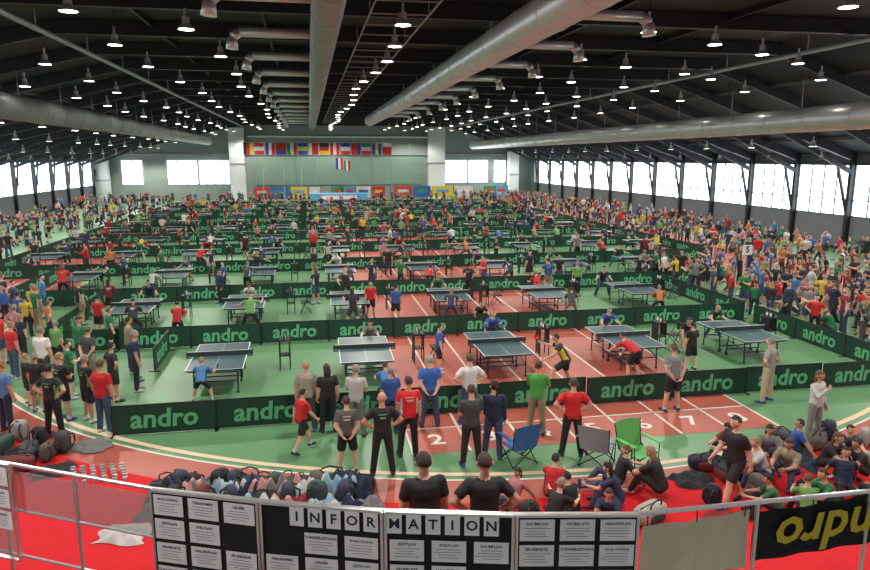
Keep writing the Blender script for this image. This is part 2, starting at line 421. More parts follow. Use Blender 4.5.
POSES={
 'stand':dict(lean=1,aL=(4,10,14,3),aR=(-2,11,12,4),lL=(3,4,-1,4),lR=(-2,5,-3,5)),
 'stand2':dict(lean=-1,aL=(8,8,30,-12),aR=(0,9,8,4),lL=(6,6,-4,6),lR=(-1,3,-2,3),yaw=25),
 'hips':dict(lean=0,aL=(-12,42,18,-48),aR=(-12,42,18,-48),lL=(2,7,0,7),lR=(0,7,-2,7)),
 'crossed':dict(lean=0,aL=(12,10,80,-55),aR=(14,10,85,-52),lL=(2,5,0,5),lR=(0,5,-2,5),yaw=-15),
 'behind':dict(lean=2,aL=(-18,14,-25,-30),aR=(-18,14,-25,-30),lL=(1,6,0,6),lR=(0,6,-2,6)),
 'walk':dict(lean=5,aL=(-22,9,-5,5),aR=(20,9,40,0),lL=(28,2,12,2),lR=(-12,2,-32,2)),
 'ready':dict(lean=38,aL=(30,22,85,5),aR=(35,28,80,15),lL=(48,17,-18,12),lR=(42,17,-22,12),bat=1),
 'stroke':dict(lean=28,aL=(35,45,75,40),aR=(60,38,105,10),lL=(55,18,5,14),lR=(0,26,-22,22),bat=1),
 'serve':dict(lean=18,aL=(50,10,100,0),aR=(20,35,70,-10),lL=(25,12,-8,8),lR=(10,12,-14,8),bat=1),
 'bend':dict(lean=62,aL=(55,8,50,0),aR=(40,8,35,0),lL=(20,6,-4,6),lR=(12,6,-8,6)),
 'floor':dict(lean=22,aL=(52,10,88,-20),aR=(52,10,88,-20),lL=(122,9,22,6),lR=(118,12,18,8)),
 'long':dict(lean=-14,aL=(-38,18,-34,8),aR=(-38,18,-34,8),lL=(86,8,86,6),lR=(112,8,35,6)),
 'face':dict(lean=0,aL=(4,10,14,3),aR=(45,20,150,-22),lL=(3,4,-1,4),lR=(-2,5,-3,5)),
 'phone':dict(lean=3,aL=(30,10,115,-25),aR=(30,10,115,-25),lL=(3,5,-1,5),lR=(-2,5,-3,5)),
}
def ddir(a,bb,s):
    a*=D2R;bb*=D2R; return np.array([s*math.sin(bb),math.sin(a)*math.cos(bb),-math.cos(a)*math.cos(bb)])
def skeleton(p):
    t=p['lean']*D2R; J={}
    up=np.array([0,math.sin(t),math.cos(t)]); J['up']=up
    pel=np.zeros(3); J['pel']=pel; J['waist']=pel+up*.15
    t2=t*1.08; up2=np.array([0,math.sin(t2),math.cos(t2)]); J['up2']=up2
    J['chest']=J['waist']+up2*.19; J['nb']=J['chest']+up2*.17
    t3=t*.55; up3=np.array([0,math.sin(t3),math.cos(t3)]); J['nt']=J['nb']+up3*.08
    t4=t*.25; J['hp']=t4; up4=np.array([0,math.sin(t4),math.cos(t4)]); J['head']=J['nt']+up4*.10+np.array([0,.018,0])
    for s,k in((-1,'L'),(1,'R')):
        a=p['a'+k]; sh=J['nb']-up2*.055+np.array([s*.172,0,0]); el=sh+ddir(a[0],a[1],s)*.285; fd=ddir(a[2],a[3],s); wr=el+fd*.245
        J['sh'+k],J['el'+k],J['wr'+k],J['fd'+k]=sh,el,wr,fd
        l=p['l'+k]; hp=pel+np.array([s*.09,0,-.03]); kn=hp+ddir(l[0],l[1],s)*.43; an=kn+ddir(l[2],l[3],s)*.41
        fa=l[2] if (l[2]<-26 or l[2]>28) else 0
        if l[2]<-26: fa=l[2]*.8
        ft=np.array([s*.12,math.cos(fa*D2R),math.sin(fa*D2R)])
        J['hip'+k],J['kn'+k],J['an'+k],J['ft'+k]=hp,kn,an,ft
    return J
def hand_caps(rmul=1.0):
    C=[]
    ys=[-.030,-.010,.011,.031]; ln=[.062,.078,.084,.074]
    for y,L in zip(ys,ln):
        C.append(((0,y*.5,-.005),.015,(0,y,-.082),.0125))
        a=.25; p=np.array([0,y,-.085]); r=.0095
        for q,f in enumerate((.5,.3,.22)):
            a+=.28*(1+(.031-y)*4); e=p+np.array([-math.sin(a),0,-math.cos(a)])*L*f
            C.append((tuple(p),r*rmul,tuple(e),r*.92*rmul)); p=e; r*=.93
    C.append(((0,.015,-.02),.015,(-.012,.042,-.058),.0125)); C.append(((-.012,.042,-.058),.0115*rmul,(-.02,.052,-.088),.0095*rmul)); C.append(((-.02,.052,-.088),.0095*rmul,(-.024,.052,-.108),.008*rmul))
    return C
_hand={}
def hand_template(lod):
    if lod in _hand: return _hand[lod]
    a=Acc()
    if lod=='hi':
        for c in hand_caps(): a.add(capsule(*c,n=8))
        V,F=remesh(a,.0075,1)
    else:
        a.add(capsule((0,0,0),.022,(0,0,-.075),.03,n=6))
        for y in (-.030,-.010,.011,.031): a.add(capsule((0,y,-.08),.0105,(-.03,y,-.16),.009,n=4))
        a.add(capsule((0,.02,-.03),.013,(-.02,.055,-.09),.01,n=4))
        V,F=np.array(a.v),a.f
    _hand[lod]=(V,F); return V,F
def head_template(style):
    nu,nv=22,16; V=[];reg=[];F=[]
    def inhair(x,y,z):
        if style=='bald': return False
        if style=='cap': return z>.28
        line=.50 if y>.35 else (-.0 if y>-.15 else -.22)
        if style in('long','tail') : line=.45 if y>.4 else (-.35 if y>-.1 else -.8)
        return z>line
    for j in range(nv+1):
        t=-math.pi/2+math.pi*j/nv
        for i in range(nu):
            a=2*math.pi*i/nu; x=math.cos(t)*math.cos(a); y=math.cos(t)*math.sin(a); z=math.sin(t)
            h=inhair(x,y,z)
            X,Y,Z=.080*x,.100*y,.120*z
            if z<0:
                X*=1-.26*(-z)**1.5
                if y<0: Y*=1-.28*(-z)
                else: Y*=1+.05*(-z)
            if y>0:
                Y+=.024*math.exp(-((x/.16)**2+((z+.16)/.17)**2))
                Y-=.006*math.exp(-(((abs(x)-.38)/.16)**2+((z-.05)/.12)**2))
                Y+=.006*math.exp(-((x/.3)**2+((z+.75)/.15)**2))
            if h: X*=1.07;Y*=1.06;Z*=1.06
            V.append((X,Y,Z))
    for j in range(nv):
        for i in range(nu):
            q=(j*nu+i,j*nu+(i+1)%nu,(j+1)*nu+(i+1)%nu,(j+1)*nu+i)
            t=-math.pi/2+math.pi*(j+.5)/nv; a=2*math.pi*(i+.5)/nu
            F.append(q); reg.append(1 if inhair(math.cos(t)*math.cos(a),math.cos(t)*math.sin(a),math.sin(t)) else 0)
    def ell(c,r,k,n=8):
        o=len(V)
        for j in range(6):
            t=-math.pi/2+math.pi*j/5
            for i in range(n):
                a=2*math.pi*i/n; V.append((c[0]+r[0]*math.cos(t)*math.cos(a),c[1]+r[1]*math.cos(t)*math.sin(a),c[2]+r[2]*math.sin(t)))
        for j in range(5):
            for i in range(n): F.append((o+j*n+i,o+j*n+(i+1)%n,o+(j+1)*n+(i+1)%n,o+(j+1)*n+i)); reg.append(k)
    for s in(-1,1):
        ell((s*.085,-.005,-.012),(.012,.018,.032),0)
        ell((s*.031,.088,.006),(.012,.007,.006),8); ell((s*.031,.092,.026),(.016,.005,.004),1)
    ell((0,.095,-.058),(.022,.006,.007),9)
    if style=='long': ell((0,-.055,-.09),(.09,.055,.15),1,12)
    if style=='tail': ell((0,-.12,-.02),(.028,.035,.04),1); ell((0,-.135,-.11),(.022,.025,.09),1)
    if style=='cap': ell((0,.10,.045),(.065,.07,.008),1,12)
    return np.array(V),F,reg
_heads={}
def seg_d(P,a,b):
    ab=b-a; t=np.clip(((P-a)@ab)/(ab@ab),0,1); return np.linalg.norm(P-(a+t[:,None]*ab),axis=1),t
_body={}
def body(pose,longp,lod):
    k=(pose,longp,lod)
    if k in _body: return _body[k]
    p=POSES[pose]; J=skeleton(p); up,up2=J['up'],J['up2']; A=Acc()
    fat={'hi':.002,'mid':.006,'lo':.016}[lod]
    pe=J['pel']
    A.add(loft([(pe-up*.10,up,.12,.09),(pe-up*.05,up,.165,.12),(pe+up*.02,up,.175,.128),(J['waist'],up,.160,.120),((J['waist']+J['chest'])/2,up2,.165,.122),(J['chest'],up2,.178,.126),(J['chest']+up2*.09,up2,.180,.118),(J['nb']-up2*.035,up2,.145,.092),(J['nb']-up2*.005,up2,.08,.068)]))
    A.add(capsule(J['nb']-up2*.03,.060,J['nt']+ (J['head']-J['nt'])*.3,.054))
    for s in 'LR':
        sh,el,wr=J['sh'+s],J['el'+s],J['wr'+s]
        A.add(capsule(J['nb']-up2*.06,.056,sh,.060+fat)); sl=sh+(el-sh)*.6
        A.add(capsule(sh,.067+fat,sl,.068+fat)); A.add(capsule(sl,.048+fat,el,.042+fat))
        m=el+(wr-el)*.3; A.add(capsule(el,.043+fat,m,.044+fat)); A.add(capsule(m,.044+fat,wr,.030+fat))
        hp,kn,an,ft=J['hip'+s],J['kn'+s],J['an'+s],J['ft'+s]
        if longp:
            A.add(capsule(hp,.102,kn,.074)); A.add(capsule(kn,.074,an,.060+fat))
        else:
            q=hp+(kn-hp)*.78; A.add(capsule(hp,.104,q,.098)); A.add(capsule(hp,.085,kn,.060)); c=kn+(an-kn)*.3
            A.add(capsule(kn,.058,c,.062)); A.add(capsule(c,.062,an,.040+fat))
        fu=np.cross(np.array([1.,0,0]),ft); fu/=np.linalg.norm(fu)
        base=an-fu*.035
        A.add(capsule(base-ft*.045,.042,base+ft*.07,.044)); A.add(capsule(base+ft*.07-fu*.006,.045,base+ft*.165-fu*.012,.034))
        if lod=='lo': A.add(capsule(wr,.035,wr+J['fd'+s]*.13,.04))
    if lod=='lo': A.add(capsule(J['head']-np.array([0,0,.04]),.085,J['head']+np.array([0,0,.035]),.095))
    V,F=remesh(A,{'hi':.020,'mid':.033,'lo':.06}[lod],{'hi':2,'mid':1,'lo':0}[lod])
    Q=np.array([f for f in F if len(f)==4]); P=V[Q].mean(axis=1)
    bones=[]
    def bn(a,b,r,f): bones.append((np.array(a,float),np.array(b,float),r,f))
    bn(J['pel']-up*.12,J['pel']-up*.035,.13,lambda t:np.full(len(t),4)); bn(J['pel']-up*.01,J['waist'],.14,lambda t:np.full(len(t),2))
    bn(J['waist'],J['chest'],.15,lambda t:np.full(len(t),2)); bn(J['chest'],J['nb']-up2*.07,.13,lambda t:np.full(len(t),2))
    bn(J['nb']+up2*.005,J['head'],.085,lambda t:np.zeros(len(t),int))
    for s in 'LR':
        bn(J['nb']-up2*.06,J['sh'+s],.07,lambda t:np.full(len(t),2))
        bn(J['sh'+s],J['el'+s],.06,lambda t:np.where(t<.58,2,np.where(t<.70,12,3))); bn(J['el'+s],J['wr'+s],.045,lambda t:np.full(len(t),3))
        bn(J['hip'+s],J['kn'+s],.09,lambda t:np.where(t<.88,4,5)); bn(J['kn'+s],J['an'+s],.065,lambda t:np.where(t<.8,5,7))
        bn(J['an'+s]+J['ft'+s]*-.03-np.array([0,0,.03]),J['an'+s]+J['ft'+s]*.17-np.array([0,0,.03]),.06,lambda t:np.full(len(t),6))
        if lod=='lo': bn(J['wr'+s]+J['fd'+s]*.02,J['wr'+s]+J['fd'+s]*.14,.045,lambda t:np.zeros(len(t),int))
    best=np.full(len(P),9.); reg=np.zeros(len(P),int)
    for a,b2,r,f in bones:
        d,t=seg_d(P,a,b2); sc=d/r; w=sc<best; best=np.where(w,sc,best); reg=np.where(w,f(t),reg)
    hgt=(P-J['chest'])@up2; fwv=np.array([0,up2[2],-up2[1]]); dep=(P-J['chest'])@fwv
    tor=(reg==2)&(np.abs(P[:,0])<.175)
    reg=np.where(tor&(dep<-.05)&(np.abs(P[:,0])<.095)&(((hgt>.045)&(hgt<.072))|((hgt>-.03)&(hgt<.012)&(np.abs(P[:,0])<.06))),11,reg)
    reg=np.where(tor&(np.abs(P[:,0])>.14)&(hgt<.03)&(hgt>-.34),12,reg)
    if lod=='lo':
        dh=np.linalg.norm(P-J['head'],axis=1); isH=dh<.15; hair=isH&((P[:,2]>J['head'][2]+.035)|((P[:,1]<J['head'][1]-.02)&(P[:,2]>J['head'][2]-.05)))
        reg=np.where(isH,0,reg); reg=np.where(hair,1,reg)
    zmin=V[:,2].min()
    _body[k]=(V,Q,reg,J,zmin); return _body[k]
_tmpl={}
def template(pose,longp,style,lod):
    k=(pose,longp,style,lod)
    if k in _tmpl: return _tmpl[k]
    V,Q,reg,J,zmin=body(pose,longp,lod)
    Vs=[V];Fs=[tuple(f) for f in Q];R=list(reg); o=len(V)
    if style not in _heads: _heads[style]=head_template(style)
    hv,hf,hr=_heads[style]; yaw=POSES[pose].get('yaw',0)*D2R
    M=np.array(Matrix.Rotation(-J['hp'],3,'X')@Matrix.Rotation(yaw,3,'Z'))
    Vs.append(hv@M.T+J['head']+np.array([0,0,.012])); Fs+=[tuple(i+o for i in f) for f in hf]; R+=list(hr); o+=len(hv)
    hV,hF=hand_template(lod)
    for s,sx in(('L',1),('R',-1)):
        fd=J['fd'+s]; z=-fd; fwd=np.array([0,1,0.]) if abs(fd[1])<.9 else np.array([0,0,1.])
        y=fwd-z*(fwd@z); y/=np.linalg.norm(y); x=np.cross(y,z)
        W=hV.copy(); W[:,0]*=-sx
        Vs.append(W@np.array([x,y,z])+J['wr'+s]); Fs+=[tuple(i+o for i in f) for f in hF]; R+=[0]*len(hF); o+=len(hV)
        if s=='R' and POSES[pose].get('bat'):
            g=J['wr'+s]+fd*.08; hd,hu,hw=frame(fd*.4+np.array([0,0.2,.9])); c=g+hd*.17
            bv=[g-hd*.03+hu*.013,g-hd*.03-hu*.013,g+hd*.1-hu*.013,g+hd*.1+hu*.013]
            m=14; rim=[c+.078*(math.cos(2*math.pi*i/m)*hd+math.sin(2*math.pi*i/m)*hu) for i in range(m)]
            bv=bv+[q+hw*.006 for q in rim]+[q-hw*.006 for q in rim]
            bf=[(0,1,2,3),tuple(range(4,4+m)),tuple(range(4+m,4+2*m))[::-1]]+[(4+i,4+(i+1)%m,4+m+(i+1)%m,4+m+i) for i in range(m)]
            Vs.append(np.array(bv)); Fs+=[tuple(i+o for i in f) for f in bf]; R+=[6,10,8]+[8]*m; o+=len(bv)
    V=np.concatenate(Vs); V[:,2]-=zmin
    me=bpy.data.meshes.new('figure'); me.from_pydata(V.tolist(),[],Fs); me.materials.append(M_PEOPLE)
    me.polygons.foreach_set('use_smooth',[True]*len(Fs)); me.attributes.new('Col','FLOAT_COLOR','FACE'); me.update()
    _tmpl[k]=(me,np.array(R)); return _tmpl[k]
SK=[(.58,.33,.24),(.50,.27,.18),(.60,.38,.28),(.33,.17,.10)]
HR=[(.02,.014,.01),(.05,.028,.015),(.12,.065,.03),(.26,.17,.08),(.012,.01,.01),(.2,.19,.17)]
def lut(shirt,pants,hair,skin,longp,sleeve,shoe,sock,prt=None,trim=None):
    L=np.ones((13,4))
    for i,c in enumerate([skin,hair,shirt,shirt if sleeve else skin,pants,pants if longp else skin,shoe,pants if longp else sock,(.01,.01,.01),(.4,.12,.1),(.5,.02,.02),prt or shirt,trim or shirt]): L[i,:3]=c
    return L
def person(name,pose,x,y,face,h,shirt,pants,hair=None,longp=True,sleeve=False,style='short',lod='hi',z=0.0,skin=None,shoe=None,prt=None,trim=None,bulk=1.06):
    me0,R=template(pose,longp,style,lod); me=me0.copy()
    hair=hair or random.choice(HR); skin=skin or random.choice(SK[:3]); shoe=shoe or random.choice([(.5,.5,.5),(.03,.03,.04),(.03,.03,.04),(.05,.1,.3)])
    C=lut(shirt,pants,hair,skin,longp,sleeve,shoe,(.5,.5,.5),prt,trim)[R].astype(np.float32)
    me.attributes['Col'].data.foreach_set('color',C.ravel()); me.name=name
    o=put(name,me,(x,y,z),face*D2R,h/1.75); o.scale=(h/1.75*bulk,h/1.75*bulk,h/1.75); return o
BK=(.012,.012,.015);DG=(.045,.045,.05);GR=(.15,.15,.15);RD=(.46,.012,.015);BL=(.025,.08,.28);LB=(.05,.16,.38);NV=(.012,.02,.055);WH=(.48,.48,.49);GN=(.015,.14,.05);LG=(.12,.30,.08);YE_=(.5,.38,.04);JN=(.04,.06,.12);KH=(.24,.20,.13);OR=(.42,.13,.03);PK=(.42,.16,.2)
MR=(.20,.012,.018)
PAL=[BK]*6+[DG]*3+[GR,RD,RD,MR,MR,BL,BL,LB,NV,NV,NV,NV,WH,WH,GN,GN,LG,YE_,OR,PK,JN,JN,KH]
PNT=[BK,BK,BK,JN,JN,NV,DG,KH,BK]
# floor position (m), pose, facing, height, shirt, trousers, long trousers, long sleeves, hair style, hair colour
front=[
 (-.22,15.55,'stand',5,1.72,(.30,.28,.24),DG,1,0,'short',(.35,.25,.14)),
 (-.33,14.41,'walk',-60,1.45,RD,BK,0,0,'short',None),
 (.27,15.43,'stand',10,1.66,BK,BK,1,0,'long',(.04,.02,.015)),
 (.60,13.25,'behind',0,1.62,(.09,.09,.08),BK,0,0,'short',(.05,.03,.02)),
 (.91,15.07,'crossed',-20,1.72,(.42,.42,.42),GR,1,0,'short',(.25,.22,.2)),
 (1.30,12.98,'hips',0,1.76,BK,BK,1,0,'bald',None),
 (1.72,15.16,'stand2',10,1.6,BL,NV,1,0,'short',None),
 (1.95,13.78,'stand2',5,1.80,(.6,.015,.02),BK,1,0,'short',(.05,.03,.02)),
 (2.68,15.30,'behind',0,1.78,(.03,.11,.38),JN,1,0,'short',(.3,.28,.26)),
 (3.17,13.06,'crossed',5,1.78,DG,BK,1,0,'short',(.06,.04,.03)),
 (3.66,15.31,'hips',5,1.75,(.6,.6,.6),JN,1,0,'short',(.08,.05,.03)),
 (3.73,13.35,'stand2',-15,1.74,NV,JN,1,1,'tail',(.02,.015,.01)),
 (5.07,14.43,'phone',-30,1.76,(.06,.28,.05),KH,1,0,'short',None),
 (5.43,13.14,'hips',-10,1.76,(.55,.012,.015),BK,1,0,'short',(.06,.04,.03)),
 (8.96,15.22,'behind',5,1.76,(.2,.2,.2),BK,0,0,'short',(.08,.05,.03)),
 (11.79,15.37,'hips',30,1.76,(.25,.25,.23),(.40,.34,.24),1,0,'short',(.2,.18,.16)),
 (11.18,12.90,'face',200,1.68,(.5,.5,.5),(.22,.21,.20),1,1,'long',(.12,.07,.03)),
 (-2.97,17.95,'ready',0,1.4,LB,BK,0,0,'short',None),
 (3.70,19.48,'stand',-90,1.5,BL,BK,0,0,'short',None),
 (1.80,16.75,'ready',0,1.35,LB,BK,0,0,'short',None),
 (6.95,17.42,'stroke',70,1.72,BK,BK,0,0,'short',(.03,.02,.015)),
 (9.15,17.60,'bend',20,1.65,RD,BK,0,0,'short',None),
 (12.18,20.12,'bend',160,1.6,BK,KH,0,0,'short',None),
 (-7.22,16.81,'stand',-30,1.74,(.08,.2,.4),NV,1,0,'short',(.2,.12,.06)),
 (-6.00,16.28,'hips',-20,1.74,BK,BK,1,0,'short',None),
 (-5.50,17.14,'stand2',-40,1.7,BK,BK,0,0,'short',None),
 (-4.92,16.32,'stand',-25,1.78,RD,JN,1,0,'short',(.08,.05,.03)),
 (-7.50,20.05,'stand',-20,1.76,(.6,.6,.6),DG,1,0,'short',(.2,.15,.1)),
 (-7.42,18.67,'stand2',-50,1.4,BK,BK,0,0,'short',None),
 (-6.51,19.04,'crossed',-60,1.6,GN,BK,0,0,'short',None),
 (-6.30,20.09,'behind',-30,1.7,DG,KH,1,0,'short',None),
 (-5.48,21.16,'stand',-60,1.7,KH,NV,1,0,'short',None),
 (-4.90,19.36,'stand',-70,1.72,NV,BK,1,0,'short',(.2,.2,.2)),
 (-5.10,20.25,'stand2',-60,1.5,BL,BK,0,0,'tail',None),
 (-6.68,23.58,'stand',-60,1.5,GN,BK,0,0,'short',None),
 (-7.69,25.88,'stand',-20,1.5,RD,BK,0,0,'short',None),
 (-4.69,24.40,'serve',0,1.5,RD,BK,0,0,'short',None),
 (-10.55,26.55,'stand2',-30,1.6,BL,BK,0,0,'short',None),
 (-12.56,30.21,'stand',-30,1.7,NV,BK,1,0,'short',None),
 (7.55,10.50,'walk',100,1.80,BK,BK,0,0,'short',(.02,.015,.012)),
 (2.30,26.94,'stand',180,1.5,RD,BK,0,0,'short',None),
 (6.14,24.24,'ready',180,1.4,BK,BK,0,0,'short',None),
 (10.14,29.2,'ready',0,1.5,RD,BK,0,0,'short',None),
 (11.31,18.28,'stand',10,1.5,BK,BK,0,0,'short',None),
 (3.21,26.07,'stand',0,1.5,BL,BK,0,0,'short',None),
 (-6.15,17.37,'crossed',-30,1.72,BK,BK,0,0,'short',None),
 (-6.97,18.07,'stand',-10,1.55,BK,KH,0,0,'tail',None),
 (-5.29,18.6,'hips',-50,1.6,BK,BK,0,0,'short',None),
 (-6.94,21.43,'stand',-30,1.72,GN,JN,1,0,'cap',None),
 (-7.63,21.56,'stand2',-30,1.6,LG,BK,0,0,'short',None),
 (-8.71,21.17,'stand',-40,1.7,RD,JN,1,0,'short',None),
]
PR={3:WH,5:(.12,.4,.2),7:WH,20:(.6,.45,.04),24:LG,25:LG,45:(.12,.4,.2)}
TR={7:WH,20:(.6,.45,.04),24:LG,25:LG,17:BK,14:WH}
for i,(x,y,po,fa,h,sh,pn,lp,sl,st,hr) in enumerate(front):
    person('table_tennis_player' if po in('ready','stroke','serve') else 'spectator',po,x,y,fa,h,sh,pn,hr,bool(lp),bool(sl),st,prt=PR.get(i),trim=TR.get(i))
person('spectator','stand',1.22,7.35,5,1.74,BK,BK,(.035,.022,.015),style='short',z=1.25,bulk=1.14)
person('spectator','hips',1.92,7.22,-5,1.74,BK,BK,(.05,.03,.02),style='short',z=1.25,bulk=1.06)
sitters=[(6.37,10.99,'floor',40,1.65,BK,BK,'long'),(4.28,11.18,'floor',-30,1.5,RD,BK,'short'),(4.45,10.55,'floor',20,1.4,BK,JN,'short'),(5.40,10.74,'floor',60,1.5,NV,JN,'long'),(3.5,11.1,'long',120,1.3,PK,GR,'tail'),(4.95,10.2,'floor',150,1.4,NV,BK,'tail'),
 (8.04,9.9,'floor',60,1.4,GN,BK,'short'),(8.5,9.7,'floor',-20,1.4,LG,BK,'short'),(9.1,9.9,'floor',90,1.5,GN,BK,'short'),(9.30,11.20,'floor',120,1.6,KH,JN,'tail'),(9.32,12.0,'floor',150,1.6,GR,JN,'long'),(9.9,10.5,'long',150,1.5,NV,BK,'short'),(8.7,12.2,'floor',100,1.5,MR,BK,'tail'),(10.98,11.82,'floor',170,1.5,DG,BK,'short'),(10.72,10.94,'floor',90,1.5,BK,BK,'short'),(10.0,12.1,'long',60,1.5,BL,GR,'short'),
 (8.7,11.2,'floor',80,1.6,WH,JN,'short'),(10.2,11.4,'floor',200,1.6,BK,BK,'long'),(9.6,9.5,'floor',-40,1.5,BK,JN,'tail'),(3.95,10.3,'floor',-60,1.5,BK,BK,'short'),(5.75,11.5,'long',80,1.5,BK,JN,'tail')]
for (x,y,po,fa,h,sh,pn,st) in sitters:
    person('seated_child' if h<1.6 else 'seated_woman',po,x,y,fa,h,sh,pn,None,True,False,st,z=.014)
def rp(name,pose,x,y,fa,lod,hmin=1.35,hmax=1.8):
    person(name,pose,x,y,fa,random.uniform(hmin,hmax),random.choice(PAL),random.choice(PNT),None,random.random()<.4,random.random()<.15,random.choice(['short','short','short','tail','long','cap']),lod,prt=random.choice([None,None,WH,LG]),trim=random.choice([None,None,BK,WH]))
crowd=[]
def cr(x,y,fa,pose=None,h=None): crowd.append((x,y,fa,pose,h))
for (x,y,j) in tables:
    if j==0:
        if x>1: rp('table_tennis_player','ready',x+.3,y+2.1,180,'mid',1.4,1.65)
        continue
    for s in(-1,1):
        px_=x+random.uniform(-.5,.5);py_=y+s*random.uniform(1.95,2.6); fa=0 if s<0 else 180; po=random.choice(['ready','stroke','serve','ready'])
        if j<=3: rp('table_tennis_player',po,px_,py_,fa+random.uniform(-25,25),'mid',1.4,1.75)
        else: cr(px_,py_,fa,po)
    for q in range(1 if j<2 or random.random()<.6 else 2):
        a=x+random.choice([-1.5,-1.35,1.4]); c=y+random.choice([-1,1])*random.uniform(1.5,3.3)
        if j<=2: rp('spectator',random.choice(['stand','stand2','hips','crossed']),a,c,random.uniform(0,360),'mid',1.4,1.8)
        else: cr(a,c,random.uniform(0,360))
def scatter(x0,x1,y0,y1,n,dm,test=None):
    pts=[];t=0
    while len(pts)<n and t<n*30:
        t+=1;x=random.uniform(x0,x1);y=random.uniform(y0,y1)
        if test and not test(x,y): continue
        if all((x-a)**2+(y-c)**2>dm*dm for a,c in pts[-400:]): pts.append((x,y))
    return pts
def free(x,y):
    ry=(y-16.1)%PY; rx=(x-X0c+PX/2)%PX-PX/2; ty=(y-Y0c+PY/2)%PY-PY/2
    return .45<ry<PY-.45 and not(abs(rx)<1.2 and abs(ty)<2.8) and abs(rx-1.9)>.6
for x,y in scatter(17.7,25.5,19.5,34,120,.55,lambda x,y:(x-19.2)**2+(y-27.2)**2>.5): rp('spectator',random.choice(['stand','stand2','hips','crossed','behind','phone','walk','floor']),x,y,random.uniform(20,140),'mid',1.4,1.85)
for x,y in scatter(-15,-8.2,22,31,22,.8): rp('spectator',random.choice(['stand','stand2','hips','crossed','behind']),x,y,random.uniform(-140,0),'mid',1.4,1.85)
def sit(): return 'floor' if random.random()<.33 else None
for x,y in scatter(26,36.3,30,103,430,.55): cr(x,y,random.uniform(45,135),sit())
for x,y in scatter(-30.3,-18.5,30,103,270,.6): cr(x,y,random.uniform(-135,-45),sit())
for x,y in scatter(-28,34,99.5,103,90,.7): cr(x,y,random.uniform(120,240))
for x,y in scatter(-15,22,47,92,50,.9,free): cr(x,y,random.uniform(0,360))
VV=[];QQ=[];CC=[];o=0
for (x,y,fa,po,h) in crowd:
    po=po or random.choice(['stand','stand2','hips','crossed','behind','phone','walk'])
    lp=random.random()<.5; V,Q,R,J,zm=body(po,lp,'lo'); s=(h or random.uniform(1.35,1.8))/1.75; a=fa*D2R
    W=V.copy();W[:,2]-=zm;W*=s;W[:,:2]*=1.08; X=W[:,0]*math.cos(a)-W[:,1]*math.sin(a)+x; Y=W[:,0]*math.sin(a)+W[:,1]*math.cos(a)+y
    VV.append(np.stack([X,Y,W[:,2]],1)); QQ.append(Q+o); o+=len(V)
    CC.append(lut(random.choice(PAL),random.choice(PNT),random.choice(HR),random.choice(SK),lp,random.random()<.25,BK,GR)[R])
VV=np.concatenate(VV);QQ=np.concatenate(QQ);CC=np.concatenate(CC).astype(np.float32)
me=bpy.data.meshes.new('spectator_crowd'); me.vertices.add(len(VV)); me.vertices.foreach_set('co',VV.ravel()); me.loops.add(QQ.size); me.loops.foreach_set('vertex_index',QQ.ravel().astype(np.int32))
me.polygons.add(len(QQ)); me.polygons.foreach_set('loop_start',np.arange(0,QQ.size,4,dtype=np.int32)); me.update(calc_edges=True)
me.polygons.foreach_set('use_smooth',[True]*len(QQ)); at=me.attributes.new('Col','FLOAT_COLOR','FACE'); at.data.foreach_set('color',CC.ravel()); me.materials.append(M_PEOPLE)
put('spectator_crowd',me)

# ---------------------------------------------------------------- foreground furniture
def camp_chair(x,y,rz,col,nm):
    m=mat('chair_fabric_'+nm,col,.8,noise=.1); b=MB()
    for s in(-1,1):
        b.cyl((s*.3,-.28,0),(s*.3,.24,.42),.013,M_BLACK,n=6); b.cyl((s*.3,.28,0),(s*.3,-.24,.45),.013,M_BLACK,n=6)
        b.cyl((s*.3,-.24,.40),(s*.34,-.36,.95),.013,M_BLACK,n=6); b.cyl((s*.3,.28,0),(s*.33,.26,.62),.012,M_BLACK,n=6)
        b.box((s*.34,.0,.635),(.09,.56,.02),m)
        for yy in(-.28,.28): b.sell((s*.3,yy,.02),(.03,.03,.02),M_BLACK,nu=8,nv=4)
    for yy,y2 in((.28,.24),(-.28,-.24)):
        b.cyl((-.3,yy,.02),(.3,y2,.41),.012,M_BLACK,n=6); b.cyl((.3,yy,.02),(-.3,y2,.41),.012,M_BLACK,n=6)
    n=8;V=[];F=[]
    for i in range(n+1):
        for j in range(n+1):
            u=i/n*2-1;v=j/n
            V.append((u*.30,-.26+v*.54,.40-.06*(1-u*u)*(1-(2*v-1)**2*.6)))
    for i in range(n+1):
        for j in range(n+1):
            u=i/n*2-1;v=j/n; V.append((u*(.30+.03*v),-.25-.12*v-.05*(1-u*u),.38+.58*v-.03*u*u*v))
    for k in range(2):
        o=k*(n+1)**2
        for i in range(n):
            for j in range(n): a=o+i*(n+1)+j; F.append((a,a+1,a+n+2,a+n+1))
    b.add(V,F,m); return b.build('folding_camp_chair',(x,y,0),rz)
for x,y,rz,c,nm in ((4.21,13.1,.3,(.03,.13,.36),'blue'),(5.83,12.7,-.7,(.24,.25,.27),'grey'),(6.55,12.3,3.4,(.12,.42,.12),'green')): camp_chair(x,y,rz,c,nm)
bagm=[mat('bag_fabric_%d'%i,c,.75,noise=.2,nscale=8) for i,c in enumerate([BK,BK,(.012,.015,.03),DG,(.12,.012,.015),(.02,.03,.06),(.09,.08,.07),(.03,.06,.06),(.35,.33,.3)])]
